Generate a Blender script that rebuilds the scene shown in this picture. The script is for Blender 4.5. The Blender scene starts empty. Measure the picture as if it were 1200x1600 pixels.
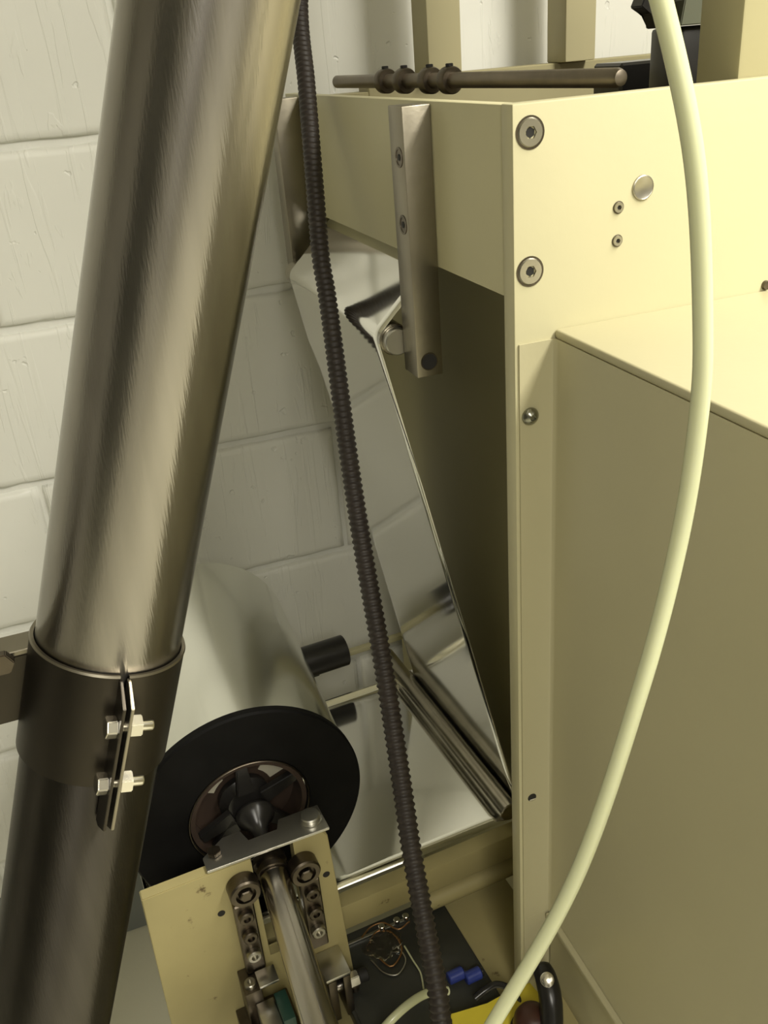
import bpy, bmesh, math, random
from mathutils import Vector, Matrix, noise
random.seed(7)
SC = bpy.context.scene
COL = SC.collection
V = Vector
# ------------------------------------------------------------------ camera
YAW, PITCH, ROLL, FPX = 0.3136, 0.4691, -0.0841, 1421.6
fwd = V((math.sin(YAW)*math.cos(PITCH), math.cos(YAW)*math.cos(PITCH), -math.sin(PITCH)))
rt0 = V((math.cos(YAW), -math.sin(YAW), 0)); up0 = rt0.cross(fwd)
rt = rt0*math.cos(ROLL) + up0*math.sin(ROLL)
up = -rt0*math.sin(ROLL) + up0*math.cos(ROLL)
CAM = V((0, 0, 1.6))
cd = bpy.data.cameras.new('camera'); cam = bpy.data.objects.new('camera', cd); COL.objects.link(cam)
cd.sensor_fit = 'VERTICAL'; cd.sensor_height = 32.0; cd.lens = 32.0*FPX/1600.0; cd.clip_start = 0.02
M = Matrix((rt, up, -fwd)).transposed().to_4x4(); M.translation = CAM
cam.matrix_world = M
SC.camera = cam
# ------------------------------------------------------------------ world, lights, exposure
w = bpy.data.worlds.new('world'); SC.world = w; w.use_nodes = True
w.node_tree.nodes['Background'].inputs[0].default_value = (1.0, 0.93, 0.78, 1)
w.node_tree.nodes['Background'].inputs[1].default_value = 0.05
SC.view_settings.view_transform = 'Standard'; SC.view_settings.look = 'None'
SC.view_settings.gamma = 1.0; SC.view_settings.exposure = 0.0
try: SC.view_settings.use_curve_mapping = False
except Exception: pass
LIGHTS = [((1.05, -0.35, 2.58), 0.34, 1.5, 0, 68.0), ((-0.15, -1.5, 2.58), 0.5, 1.5, 0, 40.0)]  # second entry is an added fill that brightens the block wall
for (lp, sx, sy, rz, pw) in LIGHTS:
    ld = bpy.data.lights.new('ceiling_and_fill_light', 'AREA'); ld.shape = 'RECTANGLE'; ld.size = sx; ld.size_y = sy
    ld.energy = pw; ld.color = (1.0, 0.955, 0.84)
    lo = bpy.data.objects.new('ceiling_and_fill_light', ld); lo.location = lp; lo.rotation_euler = (0, 0, rz); COL.objects.link(lo)

# ------------------------------------------------------------------ measuring helpers (pixel of the photo + a known plane -> world point)
def ray(px, py): return (px-600)/FPX*rt - (py-800)/FPX*up + fwd
def PY(px, py, y): d = ray(px, py); return CAM + d*(y/d.y)
def PZ(px, py, z): d = ray(px, py); return CAM + d*((z-1.6)/d.z)
FL = 0.163                                   # floor height
# unwind stand frame: EX along its bars, EY along its rollers
A0 = V((.3899, .7873, 0)); EX = V((.9976, .0699, 0)); EY = V((-.0699, .9976, 0)); EZ = V((0, 0, 1))
def L(a, b, z): return A0 + EX*a + EY*b + EZ*z

# ------------------------------------------------------------------ materials
def newmat(name):
    m = bpy.data.materials.new(name); m.use_nodes = True
    nt = m.node_tree; return m, nt, nt.nodes['Principled BSDF']
def N(nt, t, **k):
    n = nt.nodes.new(t)
    for a, v in k.items(): setattr(n, a, v)
    return n
def mat(name, col, rough=.5, metal=0, nscale=0, namt=.08, bump=0, bscale=80, stretch=None, spec=.5, coat=0, stain=None):
    m, nt, b = newmat(name)
    b.inputs['Roughness'].default_value = rough; b.inputs['Metallic'].default_value = metal
    b.inputs['Specular IOR Level'].default_value = spec; b.inputs['Coat Weight'].default_value = coat
    c = tuple(col)+(1,)
    b.inputs['Base Color'].default_value = c
    tc = N(nt, 'ShaderNodeTexCoord'); mp = N(nt, 'ShaderNodeMapping'); nt.links.new(tc.outputs['Object'], mp.inputs[0])
    if stretch: mp.inputs['Scale'].default_value = stretch
    src = None
    if nscale:
        no = N(nt, 'ShaderNodeTexNoise'); no.inputs['Scale'].default_value = nscale; no.inputs['Detail'].default_value = 5
        nt.links.new(mp.outputs[0], no.inputs[0])
        r = N(nt, 'ShaderNodeValToRGB'); nt.links.new(no.outputs[0], r.inputs[0])
        r.color_ramp.elements[0].position = .3; r.color_ramp.elements[1].position = .7
        r.color_ramp.elements[0].color = tuple(max(0, x*(1-namt)) for x in col)+(1,)
        r.color_ramp.elements[1].color = tuple(min(1, x*(1+namt)) for x in col)+(1,)
        src = r.outputs[0]
        if stain:
            n2 = N(nt, 'ShaderNodeTexNoise'); n2.inputs['Scale'].default_value = stain[1]; n2.inputs['Detail'].default_value = 8; n2.inputs['Roughness'].default_value = .65
            nt.links.new(tc.outputs['Object'], n2.inputs[0])
            r2 = N(nt, 'ShaderNodeValToRGB'); nt.links.new(n2.outputs[0], r2.inputs[0])
            r2.color_ramp.elements[0].position = stain[2]; r2.color_ramp.elements[1].position = stain[2]+.06
            mx = N(nt, 'ShaderNodeMix', data_type='RGBA'); nt.links.new(r2.outputs[0], mx.inputs[0])
            nt.links.new(src, mx.inputs[6]); mx.inputs[7].default_value = tuple(stain[0])+(1,); src = mx.outputs[2]
        nt.links.new(src, b.inputs['Base Color'])
    if bump:
        nb = N(nt, 'ShaderNodeTexNoise'); nb.inputs['Scale'].default_value = bscale; nb.inputs['Detail'].default_value = 4
        nt.links.new(mp.outputs[0], nb.inputs[0])
        bu = N(nt, 'ShaderNodeBump'); bu.inputs['Strength'].default_value = bump; bu.inputs['Distance'].default_value = .002
        nt.links.new(nb.outputs[0], bu.inputs['Height']); nt.links.new(bu.outputs[0], b.inputs['Normal'])
    return m

CREAM = mat('cream_paint', (.54, .505, .315), .42, nscale=5, namt=.035, bump=.05, bscale=160)
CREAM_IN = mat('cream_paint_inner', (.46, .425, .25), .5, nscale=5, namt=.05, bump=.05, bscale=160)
CREAM_GUARD = mat('cream_guard_paint', (.49, .455, .29), .38, nscale=3, namt=.04, bump=.05, bscale=200)
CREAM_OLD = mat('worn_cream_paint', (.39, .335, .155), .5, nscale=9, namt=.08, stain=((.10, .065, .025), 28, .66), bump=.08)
STEEL = mat('brushed_stainless_steel', (.35, .33, .30), .25, 1, nscale=5, namt=.09, bump=.06, bscale=60, stretch=(14, 14, .6))
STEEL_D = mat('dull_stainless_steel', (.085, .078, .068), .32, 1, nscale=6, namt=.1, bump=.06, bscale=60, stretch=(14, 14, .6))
for m_ in (STEEL, STEEL_D):      # circumferential brushing: highlights run along the tube
    nt_ = m_.node_tree; b_ = nt_.nodes['Principled BSDF']; b_.inputs['Anisotropic'].default_value = .85
    cx = N(nt_, 'ShaderNodeCombineXYZ')
    for i_, v_ in enumerate((-.3339, -.0263, -.9423)): cx.inputs[i_].default_value = v_
    nt_.links.new(cx.outputs[0], b_.inputs['Tangent'])
CLAMPM = mat('dark_clamp_steel', (.070, .062, .050), .42, 1, nscale=8, namt=.12, bump=.05)
BAR = mat('machined_steel_bar', (.29, .265, .21), .38, 1, nscale=14, namt=.12, bump=.08, bscale=120)
ROLLER = mat('roller_steel', (.42, .39, .32), .27, 1, nscale=40, namt=.1, bump=.04)
CHROME = mat('polished_chrome_shaft', (.52, .49, .44), .2, 1, nscale=12, namt=.04)
ZINC = mat('zinc_plate', (.55, .54, .50), .34, 1, nscale=22, namt=.1, bump=.05)
NUTM = mat('bright_zinc_bolt', (.85, .82, .74), .22, 1, nscale=30, namt=.06)
SCREW = mat('socket_screw_steel', (.42, .40, .34), .35, 1, nscale=60, namt=.1)
OLD = mat('oily_dark_steel', (.13, .11, .085), .38, 1, nscale=30, namt=.3, bump=.12)
DARK = mat('black_hole', (.012, .011, .01), .7, nscale=20, namt=.2)
BLACKR = mat('black_rubber_flange', (.005, .0048, .0046), .65, nscale=30, namt=.25, bump=.03, spec=.12)
BLACKP = mat('black_plastic', (.016, .015, .014), .28, nscale=30, namt=.2)
CONDM = mat('black_corrugated_plastic', (.028, .021, .018), .5, nscale=40, namt=.15)
BROWN = mat('brown_core_card', (.035, .020, .012), .75, nscale=25, namt=.25, bump=.1)
MORTAR = mat('painted_mortar', (.72, .72, .67), .7, nscale=6, namt=.05, bump=.5, bscale=60)
FLOORM = mat('pale_painted_floor', (.72, .70, .55), .5, nscale=4, namt=.05, stain=((.25, .23, .17), 17, .74), bump=.1)
DADO = mat('grey_blue_skirting', (.20, .215, .20), .5, nscale=9, namt=.08)
GREYBOX = mat('dark_grey_enclosure', (.035, .036, .030), .4, nscale=12, namt=.15, bump=.05)
BLUE = mat('blue_connector', (.03, .05, .26), .35, nscale=40, namt=.1)
YELL = mat('yellow_paint', (.75, .62, .05), .5, nscale=20, namt=.08)
COPPER = mat('copper_wire', (.5, .28, .13), .4, 1, nscale=50, namt=.1)
REDB = mat('reddish_brown_knob', (.06, .022, .014), .4, nscale=30, namt=.2)
WHITEW = mat('white_room_paint', (.42, .41, .38), .7, nscale=3, namt=.04, bump=.1)
CEILM = mat('ceiling_paint', (.66, .64, .55), .8, nscale=3, namt=.04, bump=.1)
POSTM = mat('post_paint_shaded', (.44, .40, .24), .5, nscale=5, namt=.05)  # cream darkened in the colour because the posts get less light
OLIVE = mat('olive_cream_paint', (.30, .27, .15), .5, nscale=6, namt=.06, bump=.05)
TUBEC = mat('cream_nylon_tube', (.66, .68, .44), .22, nscale=8, namt=.03, spec=.6)
b_ = TUBEC.node_tree.nodes['Principled BSDF']; b_.inputs['Subsurface Weight'].default_value = .25; b_.inputs['Subsurface Radius'].default_value = (.01, .01, .006); b_.inputs['Subsurface Scale'].default_value = .4
def filmmat(name, col, rough, bs, bstr):
    m, nt, b = newmat(name)
    b.inputs['Base Color'].default_value = col+(1,); b.inputs['Metallic'].default_value = 1; b.inputs['Roughness'].default_value = rough
    tc = N(nt, 'ShaderNodeTexCoord'); mp = N(nt, 'ShaderNodeMapping'); nt.links.new(tc.outputs['Object'], mp.inputs[0]); mp.inputs['Scale'].default_value = (1, .25, 1)
    no = N(nt, 'ShaderNodeTexNoise'); no.inputs['Scale'].default_value = bs; no.inputs['Detail'].default_value = 1.5; nt.links.new(mp.outputs[0], no.inputs[0])
    bu = N(nt, 'ShaderNodeBump'); bu.inputs['Strength'].default_value = bstr; bu.inputs['Distance'].default_value = .01
    nt.links.new(no.outputs[0], bu.inputs['Height']); nt.links.new(bu.outputs[0], b.inputs['Normal'])
    return m
FILM = filmmat('mirror_film', (.93, .93, .90), .09, 5, .03)
FILMR = filmmat('mirror_film_on_roll', (.84, .85, .80), .17, 5, .035)
# painted block: colour mottling, brush strokes, pits
def blockmat():
    m, nt, b = newmat('white_painted_block'); b.inputs['Roughness'].default_value = .45
    g = N(nt, 'ShaderNodeNewGeometry')
    n1 = N(nt, 'ShaderNodeTexNoise'); n1.inputs['Scale'].default_value = 3.5; n1.inputs['Detail'].default_value = 4
    nt.links.new(g.outputs['Position'], n1.inputs[0])
    r = N(nt, 'ShaderNodeValToRGB'); nt.links.new(n1.outputs[0], r.inputs[0])
    r.color_ramp.elements[0].position = .3; r.color_ramp.elements[0].color = (.71, .71, .655, 1)
    r.color_ramp.elements[1].position = .7; r.color_ramp.elements[1].color = (.77, .77, .71, 1)
    nt.links.new(r.outputs[0], b.inputs['Base Color'])
    # brush strokes: stretched, rotated wave/noise
    mp = N(nt, 'ShaderNodeMapping'); mp.inputs['Rotation'].default_value = (0, .22, 0); mp.inputs['Scale'].default_value = (26, 8, 1.6)
    nt.links.new(g.outputs['Position'], mp.inputs[0])
    n2 = N(nt, 'ShaderNodeTexNoise'); n2.inputs['Scale'].default_value = 2.2; n2.inputs['Detail'].default_value = 3; n2.inputs['Distortion'].default_value = .8
    nt.links.new(mp.outputs[0], n2.inputs[0])
    r2 = N(nt, 'ShaderNodeValToRGB'); nt.links.new(n2.outputs[0], r2.inputs[0])
    r2.color_ramp.elements[0].position = .60; r2.color_ramp.elements[1].position = .64
    mpb = N(nt, 'ShaderNodeMapping'); mpb.inputs['Rotation'].default_value = (0, -.5, 0); mpb.inputs['Scale'].default_value = (22, 8, 3.5)
    nt.links.new(g.outputs['Position'], mpb.inputs[0])
    n5 = N(nt, 'ShaderNodeTexNoise'); n5.inputs['Scale'].default_value = 2.5; n5.inputs['Detail'].default_value = 3; n5.inputs['Distortion'].default_value = 1.2
    nt.links.new(mpb.outputs[0], n5.inputs[0])
    r5 = N(nt, 'ShaderNodeValToRGB'); nt.links.new(n5.outputs[0], r5.inputs[0])
    r5.color_ramp.elements[0].position = .64; r5.color_ramp.elements[1].position = .68
    n3 = N(nt, 'ShaderNodeTexNoise'); n3.inputs['Scale'].default_value = 60; n3.inputs['Detail'].default_value = 2
    nt.links.new(g.outputs['Position'], n3.inputs[0])
    r3 = N(nt, 'ShaderNodeValToRGB'); nt.links.new(n3.outputs[0], r3.inputs[0])
    r3.color_ramp.elements[0].position = .25; r3.color_ramp.elements[1].position = .30
    n4 = N(nt, 'ShaderNodeTexNoise'); n4.inputs['Scale'].default_value = 12; n4.inputs['Detail'].default_value = 5
    nt.links.new(g.outputs['Position'], n4.inputs[0])
    def mth(op, a, bb, v=None):
        q = N(nt, 'ShaderNodeMath', operation=op)
        nt.links.new(a, q.inputs[0])
        if v is None: nt.links.new(bb, q.inputs[1])
        else: q.inputs[1].default_value = v
        return q.outputs[0]
    s = mth('ADD', mth('MULTIPLY', r2.outputs[0], None, .35), mth('MULTIPLY', r3.outputs[0], None, .9))
    s = mth('ADD', s, mth('MULTIPLY', r5.outputs[0], None, .3))
    s = mth('ADD', s, mth('MULTIPLY', n4.outputs[0], None, .9))
    bu = N(nt, 'ShaderNodeBump'); bu.inputs['Strength'].default_value = .55; bu.inputs['Distance'].default_value = .0022
    nt.links.new(s, bu.inputs['Height']); nt.links.new(bu.outputs[0], b.inputs['Normal'])
    return m
BLOCK = blockmat()

# ------------------------------------------------------------------ mesh helpers
def fin(bm, name, m, parent=None, smooth=None, off=None):
    bmesh.ops.recalc_face_normals(bm, faces=bm.faces)
    me = bpy.data.meshes.new(name)
    o_ = V((0, 0, 0))
    if parent is not None:
        p = parent
        while p is not None: o_ += p.location; p = p.parent
    if off is not None: o_ += off
    if o_.length: bmesh.ops.translate(bm, verts=bm.verts, vec=-o_)
    if smooth is not None:
        for f in bm.faces: f.smooth = True
        for e in bm.edges:
            if len(e.link_faces) == 2 and e.calc_face_angle(0) > smooth: e.smooth = False
    bm.to_mesh(me); bm.free(); me.materials.append(m)
    o = bpy.data.objects.new(name, me); COL.objects.link(o)
    if off is not None: o.location = off
    o.parent = parent
    return o
def thing(name, label, cat, loc, group=None):
    o = bpy.data.objects.new(name, None); COL.objects.link(o); o.location = loc; o.empty_display_size = .02
    o['label'] = label; o['category'] = cat
    if group: o['group'] = group
    return o
def tag(o, label, cat, group=None):
    o['label'] = label; o['category'] = cat
    if group: o['group'] = group
    return o
def box(bm, lo, hi, bev=0, xf=None, seg=1):
    r = bmesh.ops.create_cube(bm, size=1)
    vs = r['verts']
    for v in vs:
        v.co = V([(lo[i]+hi[i])/2 + v.co[i]*(hi[i]-lo[i]) for i in range(3)])
    if bev:
        es = list({e for v in vs for e in v.link_edges})
        r = bmesh.ops.bevel(bm, geom=es, offset=bev, segments=seg, affect='EDGES', profile=.5)
        vs = list({v for f in r['faces'] for v in f.verts} | {v for v in vs if v.is_valid})
    if xf:
        for v in vs: v.co = xf(v.co)
    return vs
LX = lambda c: L(c.x, c.y, c.z)
def prism(bm, pts, d, bev=0):
    """polygon (world points) pushed along vector d"""
    a = [bm.verts.new(p) for p in pts]; b = [bm.verts.new(p+d) for p in pts]
    n = len(pts); fs = [bm.faces.new(a), bm.faces.new(b[::-1])]
    for i in range(n): fs.append(bm.faces.new((a[i], b[i], b[(i+1) % n], a[(i+1) % n])))
    if bev:
        es = list({e for f in fs for e in f.edges})
        bmesh.ops.bevel(bm, geom=es, offset=bev, segments=2, affect='EDGES')
def basis(d):
    d = d.normalized(); a = V((0, 0, 1)) if abs(d.z) < .9 else V((1, 0, 0))
    u = d.cross(a).normalized(); return u, d.cross(u).normalized(), d
def lathe(bm, o, d, prof, n=40, ang=(0, 2*math.pi), cap=True):
    """prof = [(t along d, radius)]"""
    u, v, d = basis(d); full = abs(ang[1]-ang[0]-2*math.pi) < 1e-6
    rings = []
    k = n if full else n+1
    for t, r in prof:
        c = o + d*t
        if r < 1e-6: rings.append([bm.verts.new(c)]); continue
        rings.append([bm.verts.new(c + (u*math.cos(ang[0]+(ang[1]-ang[0])*i/n) + v*math.sin(ang[0]+(ang[1]-ang[0])*i/n))*r) for i in range(k)])
    for A, B in zip(rings, rings[1:]):
        for i in range(n):
            j = (i+1) % n if full else i+1
            if len(A) == 1 and len(B) == 1: continue
            if len(A) == 1: bm.faces.new((A[0], B[i], B[j]))
            elif len(B) == 1: bm.faces.new((A[i], B[0], A[j]))
            else: bm.faces.new((A[i], B[i], B[j], A[j]))
    if cap and full:
        if len(rings[0]) > 1: bm.faces.new(rings[0][::-1])
        if len(rings[-1]) > 1: bm.faces.new(rings[-1])
def cyl(bm, a, b, r, n=32, ch=0, r2=None):
    d = b-a; ln = d.length; r2 = r if r2 is None else r2
    if ch: lathe(bm, a, d, [(0, r-ch), (ch, r), (ln-ch, r2), (ln, r2-ch)], n)
    else: lathe(bm, a, d, [(0, r), (ln, r2)], n)
def hexa(bm, a, b, r, rot=0):
    u, v, d = basis(b-a)
    prism(bm, [a+(u*math.cos(rot+i*math.pi/3)+v*math.sin(rot+i*math.pi/3))*r for i in range(6)], b-a, r*.08)
def spline(pts, n):
    """Catmull-Rom through points, n samples evenly spaced by length"""
    P = [pts[0]*2-pts[1]] + list(pts) + [pts[-1]*2-pts[-2]]
    out = []
    for i in range(1, len(P)-2):
        for k in range(40):
            t = k/40; a, b, c, d = P[i-1:i+3]
            out.append(.5*((2*b)+(c-a)*t+(2*a-5*b+4*c-d)*t*t+(3*b-a-3*c+d)*t**3))
    out.append(P[-2])
    ds = [0]
    for p, q in zip(out, out[1:]): ds.append(ds[-1]+(q-p).length)
    res = []; j = 0
    for i in range(n):
        s = ds[-1]*i/(n-1)
        while j < len(ds)-2 and ds[j+1] < s: j += 1
        t = (s-ds[j])/max(1e-9, ds[j+1]-ds[j]); res.append(out[j].lerp(out[j+1], min(1, t)))
    return res, ds[-1]
def sweep(bm, pts, rad, n=14, cap=True):
    u = None; rings = []
    for i, p in enumerate(pts):
        d = (pts[min(i+1, len(pts)-1)]-pts[max(i-1, 0)]).normalized()
        if u is None: u = basis(d)[0]
        u = (u-d*u.dot(d)).normalized(); v = d.cross(u)
        r = rad(i) if callable(rad) else rad
        rings.append([bm.verts.new(p+(u*math.cos(2*math.pi*k/n)+v*math.sin(2*math.pi*k/n))*r) for k in range(n)])
    for A, B in zip(rings, rings[1:]):
        for i in range(n): bm.faces.new((A[i], B[i], B[(i+1) % n], A[(i+1) % n]))
    if cap: bm.faces.new(rings[0][::-1]); bm.faces.new(rings[-1])
BM = bmesh.new
def st(o): o['kind'] = 'structure'; return o

# ================================================================== THE ROOM
WY = 1.3075
bm = BM(); box(bm, (-2.4, -2.8, FL-.1), (2.6, WY+.12, FL)); st(fin(bm, 'floor', FLOORM))
bm = BM(); box(bm, (-2.4, -2.8, 2.62), (2.6, WY+.12, 2.72)); st(fin(bm, 'ceiling', CEILM))
bm = BM(); box(bm, (-2.4, -2.8, FL), (-2.3, WY, 2.62)); st(fin(bm, 'wall_left', WHITEW))
bm = BM(); box(bm, (2.5, -2.8, FL), (2.6, WY, 2.62)); st(fin(bm, 'wall_right', WHITEW))
bm = BM(); box(bm, (-2.3, -2.8, FL), (2.5, -2.7, 2.62)); st(fin(bm, 'wall_front', WHITEW))
bm = BM(); box(bm, (-2.3, WY+.006, FL), (2.5, WY+.12, 2.62)); wall = st(fin(bm, 'wall_back', MORTAR))
bm = BM(); box(bm, (-2.3, WY-.012, FL), (.40, WY+.001, .335), .003); st(fin(bm, 'baseboard_back', DADO))
def block_mesh(w_, h_, seed):
    b = BM(); nx, nz = 20, 10
    rnd = random.Random(seed)
    jt = lambda: (rnd.random()-.5)*.0030
    rings = []
    # outline points
    out = [(-w_/2+w_*i/nx, -h_/2) for i in range(nx)]+[(w_/2, -h_/2+h_*i/nz) for i in range(nz)]+[(w_/2-w_*i/nx, h_/2) for i in range(nx)]+[(-w_/2, h_/2-h_*i/nz) for i in range(nz)]
    for inset, y in ((0, .010), (.0016, .0035), (.0045, .0006), (.012, 0)):
        r = []
        for (x, z) in out:
            sx = (w_/2-inset)/(w_/2); sz = (h_/2-inset)/(h_/2); j = jt() if inset < .01 else 0
            r.append(b.verts.new((x*sx+j*.4, y, z*sz+j)))
        rings.append(r)
    n = len(out)
    for A, B in zip(rings, rings[1:]):
        for i in range(n): b.faces.new((A[i], A[(i+1) % n], B[(i+1) % n], B[i]))
    b.faces.new(rings[-1])
    for f in b.faces: f.smooth = True
    bmesh.ops.recalc_face_normals(b, faces=b.faces)
    me = bpy.data.meshes.new('block'); b.to_mesh(me); b.free(); me.materials.append(BLOCK); return me
BH = .225; ZJ = [1.5275+BH*i for i in range(-6, 6)]
meshes = [block_mesh(.4435, .2165, s) for s in range(5)]
for ci in range(-6, 5):
    z0 = 1.5265+BH*ci
    xo = .128 if ci % 2 == 0 else .353
    for k in range(-6, 5):
        xc = xo+.45*k+.225
        if xc-.225 < -2.3 or xc+.225 > 2.5 or z0 < FL or z0+BH > 2.63: continue
        o = bpy.data.objects.new('block', meshes[(k*3+ci*2) % 5]); COL.objects.link(o)
        o.location = (xc, WY-.002+random.uniform(-.0006, .0006), z0+BH/2); o.parent = wall

# unseen dark shapes added behind the viewer to put dark bands in the pipe's reflections
bm = BM(); box(bm, (-1.25, -2.699, FL), (-.25, -2.66, 2.15), .004); st(fin(bm, 'reflection_door_1', mat('reflection_door_paint', (.05, .04, .03), .5, nscale=6), None))
cb_ = thing('reflection_cupboard', 'dark grey steel cupboard added for reflections against the left wall behind the viewer', 'cupboard', V((-2.05, -.9, FL)))
bm = BM(); box(bm, (-2.29, -1.5, FL), (-1.80, -.3, 2.0), .005); fin(bm, 'carcass', GREYBOX, cb_)
for y_ in (-1.495, -.895):
    bm = BM(); box(bm, (-1.7995, y_, FL+.08), (-1.78, y_+.59, 1.98), .003); d_ = fin(bm, 'door', GREYBOX, cb_)
    bm = BM(); box(bm, (-1.7798, y_+.27, 1.0), (-1.76, y_+.29, 1.15), .003); fin(bm, 'handle', ZINC, d_)
# ================================================================== MACHINE FRAME (right)
YP = .62; XS = .3195; ZT = 1.5593
mach = thing('packaging_machine', 'cream painted packaging machine frame with thick bolted front plate', 'machine', (.6, .9, FL))
# front plate, 18 mm, recessed for sockets
bm = BM(); box(bm, (XS, YP, FL), (1.3, YP+.018, ZT), .0012, seg=2); fin(bm, 'front_plate', CREAM, mach, .6)
bm = BM(); box(bm, (XS+.0006, YP+.018, 1.4215), (XS+.0145, 1.252, ZT-.0005), .001, seg=2); fin(bm, 'side_beam', CREAM, mach, .6)
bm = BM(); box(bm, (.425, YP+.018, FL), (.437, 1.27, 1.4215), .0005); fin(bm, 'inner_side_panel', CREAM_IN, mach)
bm = BM(); box(bm, (.345, YP+.019, 1.47), (1.3, 1.212, 1.478)); fin(bm, 'inner_deck', OLD, mach)
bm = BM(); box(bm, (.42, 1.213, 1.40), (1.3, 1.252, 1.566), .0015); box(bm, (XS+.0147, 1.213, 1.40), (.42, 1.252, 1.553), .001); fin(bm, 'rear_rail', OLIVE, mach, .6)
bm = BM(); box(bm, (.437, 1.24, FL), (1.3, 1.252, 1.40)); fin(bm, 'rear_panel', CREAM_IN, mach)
for i, (x0, x1) in enumerate(((.4957, .542), (.693, .7386))):
    bm = BM(); box(bm, (x0, 1.19, 1.5662), (x1, 1.2408, 2.5), .002, seg=2)
    o = fin(bm, 'post', POSTM, mach, .6)
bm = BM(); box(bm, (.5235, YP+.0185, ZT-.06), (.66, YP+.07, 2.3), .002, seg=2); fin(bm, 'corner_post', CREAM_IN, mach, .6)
# screws ---------------------------------------------------------
def socket_screw(name, c, d, r, depth=.006, label=None):
    """countersunk screw: ring, cone and hex recess; d points out of the plate"""
    e = thing(name, label, 'screw', c) if False else None
    bm = BM(); u, v, dd = basis(d)
    hr = r*.46; n = 24
    outer = [bm.verts.new(c+(u*math.cos(2*math.pi*i/n)+v*math.sin(2*math.pi*i/n))*r+d*0) for i in range(n)]
    face = [bm.verts.new(c+(u*math.cos(2*math.pi*i/n)+v*math.sin(2*math.pi*i/n))*r*.90+d*.0014) for i in range(n)]
    def hx(i):
        a = 2*math.pi*i/n; k = a % (math.pi/3) - math.pi/6
        return (u*math.cos(a)+v*math.sin(a))*hr*math.cos(math.pi/6)/math.cos(k)
    inn = [bm.verts.new(c+hx(i)+d*.0014) for i in range(n)]
    bot = [bm.verts.new(c+hx(i)*.96-d*.0005) for i in range(n)]
    for a, b in ((outer, face), (face, inn), (inn, bot)):
        for i in range(n): bm.faces.new((a[i], a[(i+1) % n], b[(i+1) % n], b[i]))
    bm.faces.new(bot)
    o = fin(bm, name, SCREW, mach, .5)
    bm = BM(); prism(bm, [c+hx(i*4+2)*.93-d*.0003 for i in range(6)], d*.0004); fin(bm, 'socket', DARK, o)
    bm = BM(); lathe(bm, c+d*.00012, d, [(0, r*1.12), (.0001, r*1.12), (.0001, r*.995), (0, r*.995)], 32, cap=False)
    fin(bm, 'countersink_edge', OLD, o)
    return o
OUT = V((0, -1, 0))
for (x, z) in ((.3332, 1.5398), (.3329, 1.4422)): socket_screw('socket_screw', V((x, YP-.0003, z)), OUT, .0102)
for (x, z) in ((.4084, 1.4796), (.4085, 1.4548)): socket_screw('small_socket_screw', V((x, YP-.0003, z)), OUT, .0042)
c = V((.4293, YP, 1.4916)); bm = BM(); lathe(bm, c, OUT, [(0, .0094), (.0012, .0092), (.0016, .0084), (.0012, .0078), (.0012, 0)], 32); fin(bm, 'dowel_pin', SCREW, mach, .6)
c = V((.5559, YP, 1.3985)); bm = BM(); lathe(bm, c, OUT, [(0, .004), (.003, .0035), (.0035, 0)], 16); fin(bm, 'small_pin', OLD, mach, .6)

# bracket bars on the side beam, carrying the top film roller ------------
def barx(name, lo, hi, holes, y_hole, label):
    o_ = thing(name, label, 'bracket', V(((lo[0]+hi[0])/2, (lo[1]+hi[1])/2, lo[2])), 'steel bracket bars for the top roller')
    bm = BM(); box(bm, lo, hi, .0012, seg=2); fin(bm, 'bar', BAR, o_, .6)
    for z in holes:
        c = V((lo[0], (lo[1]+hi[1])/2-.004, z))
        bm = BM(); lathe(bm, c, V((-1, 0, 0)), [(0, .0085), (.0006, .0085), (.0006, .0065), (.0001, .0063), (.0001, .0034), (-.0, 0)], 24); fin(bm, 'screw', OLD, o_, .5)
        bm = BM(); lathe(bm, c+V((-.0002, 0, 0)), V((-1, 0, 0)), [(0, .0030), (.0003, .003)], 6); fin(bm, 'hex_socket', DARK, o_)
    if y_hole:
        c = V(((lo[0]+hi[0])/2+.0015, lo[1], lo[2]+.0145)) - V((.002, 0, 0))
        bm = BM(); lathe(bm, c, OUT, [(0, .0086), (.0005, .0084), (.0005, .0075), (.0001, .0073)], 24, cap=False); fin(bm, 'hole_rim', OLD, o_, .5)
        bm = BM(); lathe(bm, c, OUT, [(0, .0074), (.0003, .0074)], 24); fin(bm, 'hole', DARK, o_)
    return o_
near = barx('bracket_bar', (.2935, .7675, 1.3215), (XS, .801, 1.557), (1.5165, 1.4605), True, 'near grey steel bar screwed to the cream side beam, round hole at its foot')
far = barx('bracket_bar', (.288, 1.185, 1.340), (XS, 1.215, 1.556), (), False, 'far grey steel bar at the wall end of the side beam, behind the conduit')
RC = V((.289, 0, 1.349)); RR = .0155
tr = thing('film_roller', 'upper roller hung between the two steel bars, wrapped by the film', 'roller', V((RC.x, 1.0, RC.z)))
bm = BM(); cyl(bm, V((RC.x, .812, RC.z)), V((RC.x, 1.176, RC.z)), RR, 32, .001); fin(bm, 'roller_tube', ROLLER, tr, .6)
bm = BM(); cyl(bm, V((RC.x, .8015, RC.z)), V((RC.x, .8119, RC.z)), .013, 24, .001); fin(bm, 'roller_bearing', ZINC, tr, .6)
bm = BM(); cyl(bm, V((RC.x, 1.1761, RC.z)), V((RC.x, 1.1848, RC.z)), .013, 24, .001); fin(bm, 'roller_bearing', ZINC, tr, .6)

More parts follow.
